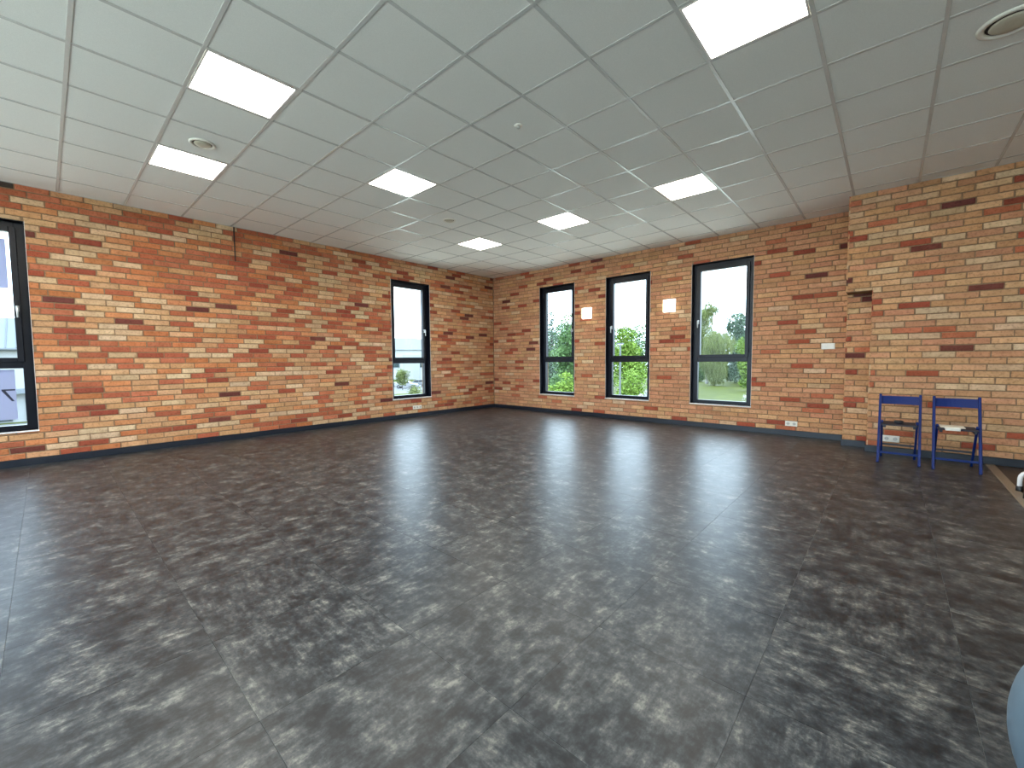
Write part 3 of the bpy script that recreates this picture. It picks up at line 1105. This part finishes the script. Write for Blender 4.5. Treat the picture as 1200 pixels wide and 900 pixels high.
def foliage(blobs, n, size, seed, droop=0.0):
    """leaf sprays scattered over ellipsoid blobs (c, r)"""
    g = random.Random(seed)
    V, F = [], []
    tot = sum(r[0] * r[1] + r[1] * r[2] + r[0] * r[2] for c, r in blobs)
    for c, r in blobs:
        k = int(n * (r[0] * r[1] + r[1] * r[2] + r[0] * r[2]) / tot)
        for _ in range(k):
            d = Vector((g.gauss(0, 1), g.gauss(0, 1), g.gauss(0, 1))).normalized()
            q = g.uniform(0.62, 1.05) if g.random() < 0.85 else g.uniform(0.2, 0.7)
            p = Vector((c[0] + d.x * r[0] * q, c[1] + d.y * r[1] * q, c[2] + d.z * r[2] * q))
            s = size * g.uniform(0.6, 1.3)
            a = Vector((g.gauss(0, 1), g.gauss(0, 1), g.gauss(0, 0.6))).normalized()
            if droop:
                a = (a * (1 - droop) + Vector((0, 0, -1)) * droop).normalized()
            b = a.cross(Vector((g.gauss(0, 1), g.gauss(0, 1), g.gauss(0, 1)))).normalized()
            w = s * (0.45 if not droop else 0.22)
            l = s * (1 if not droop else 2.2)
            i = len(V)
            V += [tuple(p - a * l / 2), tuple(p + b * w / 2 + a * l * .05), tuple(p + a * l / 2), tuple(p - b * w / 2 + a * l * .05)]
            F.append((i, i + 1, i + 2, i + 3))
    me = bpy.data.meshes.new('crown')
    me.from_pydata(V, [], F)
    return me


def tree(name, label, x, y, h, w, leaf, seed, n=5200, size=0.42, bark='bark', low=0.12, shape='round', droop=0.0, group='trees outside'):
    t = tag(empty(name, (x, y, GZ)), label, 'tree' if h > 5 else 'bush', group)
    g = random.Random(seed)
    m = MB()
    m.tube([(0, 0, -0.1), (g.uniform(-.1, .1), g.uniform(-.1, .1), h * .35), (g.uniform(-.3, .3), g.uniform(-.3, .3), h * .85)], [h * .018, h * .013, h * .003], 8)
    for k in range(6):
        a = g.uniform(0, 6.28)
        z0 = h * g.uniform(.25, .6)
        m.tube([(0, 0, z0), (math.cos(a) * w * .35, math.sin(a) * w * .35, z0 + h * .15)], [h * .006, h * .002], 6)
    m.build('trunk', bark, t)
    blobs = []
    if shape == 'cone':
        for k in range(9):
            f = k / 8
            r = w / 2 * (1 - f) + 0.25
            blobs.append(((g.uniform(-.2, .2), g.uniform(-.2, .2), h * (low + (1 - low) * f * .96)), (r, r, h * .085)))
    else:
        for k in range(13):
            f = g.random()
            z = h * (low + (1 - low) * (0.12 + 0.76 * f))
            rr = w / 2 * (0.45 + 0.55 * math.sin(math.pi * min(1, 0.15 + 0.85 * (1 - f))))
            a = g.uniform(0, 6.28)
            q = rr * g.uniform(0.1, 0.62)
            s = w * g.uniform(.16, .27)
            blobs.append(((math.cos(a) * q, math.sin(a) * q, z), (s, s, s * g.uniform(.8, 1.25))))
        blobs.append(((0, 0, h * .90), (w * .16, w * .16, h * .10)))
        blobs.append(((0, 0, h * .5), (w * .32, w * .32, h * .28)))
    c = link('crown', foliage(blobs, n, size, seed + 1, droop), leaf, t)
    c['kind'] = 'stuff'
    return t


TREES = [
    # seen through the window nearest the corner
    ('conifer', 'tall hazy blue-green conifer behind the window nearest the corner', -35.0, 49.6, 14.2, 6.5, 'leaf_dark', 11, dict(shape='cone', low=.08)),
    ('garden_tree', 'mid green spreading tree behind the window nearest the corner', -27.3, 43.2, 12.0, 7.5, 'leaf_mid', 12, {}),
    ('garden_tree', 'dark green tree standing behind the hazy conifer', -39.0, 60.0, 12.5, 9.0, 'leaf_dark', 13, {}),
    ('garden_bush', 'bright yellow-green bush below the window nearest the corner', -17.7, 28.8, 3.9, 4.2, 'leaf_bright', 14, dict(n=2600, size=.3, low=.02)),
    ('garden_bush', 'mid green low bush beside the yellow-green bush', -21.5, 32.5, 3.3, 4.6, 'leaf_mid', 15, dict(n=2600, size=.3, low=.02)),
    # middle window
    ('garden_tree', 'bright green leafy tree behind the grey street lamp', -21.0, 48.6, 9.9, 7.4, 'leaf_bright', 21, dict(n=6500)),
    ('garden_tree', 'mid green tree top behind the bright leafy tree', -25.5, 63.0, 11.2, 9.0, 'leaf_mid', 22, {}),
    ('garden_tree', 'pale green rounded tree beside the bright leafy tree', -15.0, 52.5, 8.6, 6.0, 'leaf_pale', 23, {}),
    ('garden_bush', 'rounded bright green bush in front of the bright leafy tree', -14.2, 36.5, 4.0, 5.0, 'leaf_bright', 24, dict(n=2600, size=.3, low=.02)),
    ('flowering_bush', 'low bush with white blossom beside the lawn', -9.6, 31.0, 2.0, 2.4, 'blossom', 25, dict(n=1500, size=.2, low=.02)),
    # window nearest the switch
    ('birch_tree', 'tall slender birch rising over the lawn', -20.4, 83.5, 16.9, 6.2, 'leaf_pale', 31, dict(bark='birch_bark', droop=.5, n=9000)),
    ('garden_tree', 'dark spiky tree beyond the lawn beside the birch', -15.2, 88.0, 14.6, 8.0, 'leaf_dark', 32, dict(low=.05, n=10000, size=.5)),
    ('garden_tree', 'mid green tree beyond the lawn at the end of the row', -8.6, 88.5, 12.0, 7.0, 'leaf_mid', 33, dict(low=.05, n=9000)),
    ('weeping_willow', 'pale weeping willow with hanging branches beyond the lawn', -17.3, 77.5, 10.3, 8.0, 'leaf_pale', 34, dict(droop=.75, low=.02, n=9000)),
    ('garden_tree', 'small bright tree standing on the lawn', -8.9, 66.0, 8.2, 4.6, 'leaf_bright', 35, dict(low=.05)),
    ('flowering_bush', 'low pale blossom bush at the edge of the lawn', -3.4, 44.0, 2.0, 2.4, 'blossom', 36, dict(n=1500, size=.2, low=.02)),
    # belt behind everything
    ('garden_tree', 'dark green tree in the far belt behind the conifer', -55.0, 84.0, 13.0, 12.0, 'leaf_dark', 41, dict(low=.02)),
    ('garden_tree', 'dark green tree in the far belt behind the bright leafy tree', -42.0, 92.0, 12.0, 11.0, 'leaf_mid', 42, dict(low=.02)),
    ('garden_tree', 'dark green tree in the far belt behind the birch', -30.0, 98.0, 12.0, 11.0, 'leaf_dark', 43, dict(low=.02)),
    ('garden_tree', 'dark green tree in the far belt behind the willow', -17.0, 103.0, 10.0, 13.0, 'leaf_dark', 44, dict(low=.02)),
    ('garden_tree', 'dark green tree closing the far belt', -5.0, 98.0, 10.0, 13.0, 'leaf_mid', 45, dict(low=.02)),
    ('garden_bush', 'mid green hedge bush beyond the birch', -24.5, 91.0, 5.0, 5.5, 'leaf_mid', 61, dict(low=.0, n=4200)),
    ('garden_bush', 'dark hedge bush behind the birch', -19.6, 95.0, 5.0, 4.5, 'leaf_dark', 62, dict(low=.0, n=4200)),
    ('garden_bush', 'mid green hedge bush at the end of the lawn', -10.5, 80.0, 5.0, 7.0, 'leaf_mid', 63, dict(low=.0, n=4200)),
    ('garden_bush', 'mid green hedge bush under the pale rounded tree', -18.0, 58.0, 5.0, 8.0, 'leaf_mid', 64, dict(low=.0, n=4200)),
    ('garden_bush', 'dark hedge bush under the hazy conifer', -29.8, 51.0, 5.0, 4.5, 'leaf_mid', 65, dict(low=.0, n=4200)),
    ('garden_tree', 'tall mid green tree on the far side of the lawn, past the small bright tree', 6.0, 92.0, 11.0, 10.0, 'leaf_mid', 71, dict(low=.02)),
    ('garden_tree', 'dark tree ending the planting on the far side of the lawn', 20.0, 90.0, 11.0, 12.0, 'leaf_dark', 72, dict(low=.02)),
    ('garden_tree', 'pale tree at the very end of the lawn', 33.0, 86.0, 10.0, 10.0, 'leaf_pale', 73, dict(low=.02)),
    ('garden_tree', 'broad mid green tree between conifer and car park', -48.0, 66.0, 11.0, 11.0, 'leaf_mid', 74, dict(low=.02)),
    ('garden_tree', 'broad dark tree at the edge of the car park', -62.0, 74.0, 12.0, 11.0, 'leaf_dark', 75, dict(low=.02)),
    # car park side
    ('garden_bush', 'pale green bush standing behind the parked cars', -56.6, 34.6, 3.4, 3.2, 'leaf_pale', 51, dict(n=2200, size=.3, low=.05)),
    ('garden_bush', 'low pale green bush in front of the parked cars', -42.4, 27.2, 1.5, 2.2, 'leaf_pale', 52, dict(n=1400, size=.22, low=.05)),
    ('garden_bush', 'rounded green bush beside the white house entrance', -47.6, -7.2, 1.9, 1.8, 'leaf_bright', 53, dict(n=1400, size=.22, low=.05)),
]
for nm, lab, x, y, h, w, leaf, sd, kw in TREES:
    tree(nm, lab, x, y, h, w, leaf, sd, **kw)

# street lamp
t = tag(empty('street_lamp', (-2.98, 12.52, GZ)), 'grey street lamp on a straight post in front of the trees', 'street lamp')
MB().lathe([(0.09, 0), (0.09, 0.5), (0.055, 0.6), (0.045, 5.95), (0.045, 6.0)], seg=14).build('post', 'pole_paint', t, smooth=True)
MB().box((-0.16, -0.09, 5.97), (0.16, 0.09, 6.05)).build('lamp_head', 'pole_paint', t, 0.02, 2)
MB().box((-0.12, -0.07, 5.955), (0.12, 0.07, 5.97)).build('lens', 'white_trim', t)


# cars
def car(loc, rz, paint, label):
    t = tag(empty('parked_car', loc, rz), label, 'car', 'parked cars')
    body = [(-2.1, .35), (2.1, .35), (2.15, .62), (1.95, .80), (0.95, .92), (-1.75, .98), (-2.1, .85)]
    MB().prism(body, 'y', -0.85, 0.85).build('body', paint, t, 0.06, 2)
    cab = [(1.0, .90), (0.35, 1.40), (-1.2, 1.45), (-1.85, .95)]
    cb = MB().prism(cab, 'y', -0.72, 0.72).build('cabin', paint, t, 0.05, 2)
    for s in (-1, 1):
        MB().prism([(0.72, .96), (0.26, 1.33), (-0.38, 1.36), (-0.38, .97)], 'y', s * 0.725, s * 0.735).build('side_window', 'car_glass', cb)
        MB().prism([(-0.46, .97), (-0.46, 1.36), (-1.15, 1.37), (-1.58, 1.0)], 'y', s * 0.725, s * 0.735).build('side_window', 'car_glass', cb)
        for x in (-1.3, 1.32):
            w = MB().tube([(x, s * 0.70, 0.32), (x, s * 0.88, 0.32)], 0.32, 20).build('wheel', 'tyre', t)
            MB().tube([(x, s * 0.87, 0.32), (x, s * 0.895, 0.32)], 0.19, 16).build('hub_cap', 'car_silver', w)
    return t


along = math.atan2(CR.y, CR.x)
car((-60.3, 37.9, GZ + 0.02), along, 'car_white', 'white parked car seen side-on through the window')
car((-62.0, 41.6, GZ + 0.02), along + math.pi, 'car_silver', 'silver car parked beside the white one')
car((-67.0, 38.0, GZ + 0.02), along, 'car_silver', 'silver car parked in the row behind the white car')

# pale hall beyond the car park
t = tag(empty('industrial_hall', (-92.0, 60.0, GZ), along), 'pale industrial hall with a low gable beyond the car park', 'building')
MB().box((-24, 0, 0), (26, 20, 8.2)).build('hall_wall', 'hall_render', t)
MB().prism([(-25, 8.2), (27, 8.2), (27, 8.6), (1, 11.5), (-25, 10.9)], 'y', -0.5, 20.5).build('roof', 'render_white', t)
MB().box((-1.5, -0.25, 0), (3.2, 0.1, 6.8)).build('gate_surround', 'render_white', t)
for k in range(6):
    w = MB().box((-20 + k * 7.5, -0.12, 3.2), (-17.4 + k * 7.5, 0.05, 4.6)).build('hall_window', 'render_grey', t)
    MB().box((-19.8 + k * 7.5, -0.15, 3.4), (-17.6 + k * 7.5, -0.12, 4.4)).build('window_pane', 'far_glass', w)

# white house opposite the near window
t = tag(empty('white_house', (-50.0, -12.0, GZ)), 'white house with a seamed grey metal roof', 'building')
MB().box((-9, -22, 0), (0, 16, 6.4)).build('house_wall', 'render_white', t)
r_ = MB().prism([(0.5, 6.42), (0.5, 6.56), (-5.6, 9.6), (-11, 6.8), (-11, 6.4)], 'y', -22.6, 16.6)
rf = r_.build('roof', 'roof_metal', t)
for k in range(64):
    y = -22.3 + k * 0.61
    MB().bar((0.45, y, 6.60), (-5.55, y, 9.62), 0.05, 0.07, (0, 1, 0)).build('roof_seam', 'gutter', rf)
MB().tube([(0.58, -22.6, 6.42), (0.58, 16.6, 6.42)], 0.11, 8).build('gutter', 'gutter', t)
MB().box((0, -14, 2.55), (0.9, 12, 2.95)).build('canopy', 'render_grey', t)
for k in range(6):
    y = -13.0 + k * 4.0
    w = MB().box((-0.02, y, 0.1), (0.08, y + 3.2, 2.5)).build('glazed_door', 'gutter', t)
    for j in range(3):
        MB().box((0.08, y + .06 + j * 1.05, 0.2), (0.10, y + 1.02 + j * 1.05, 2.42)).build('door_pane', 'far_glass', w)
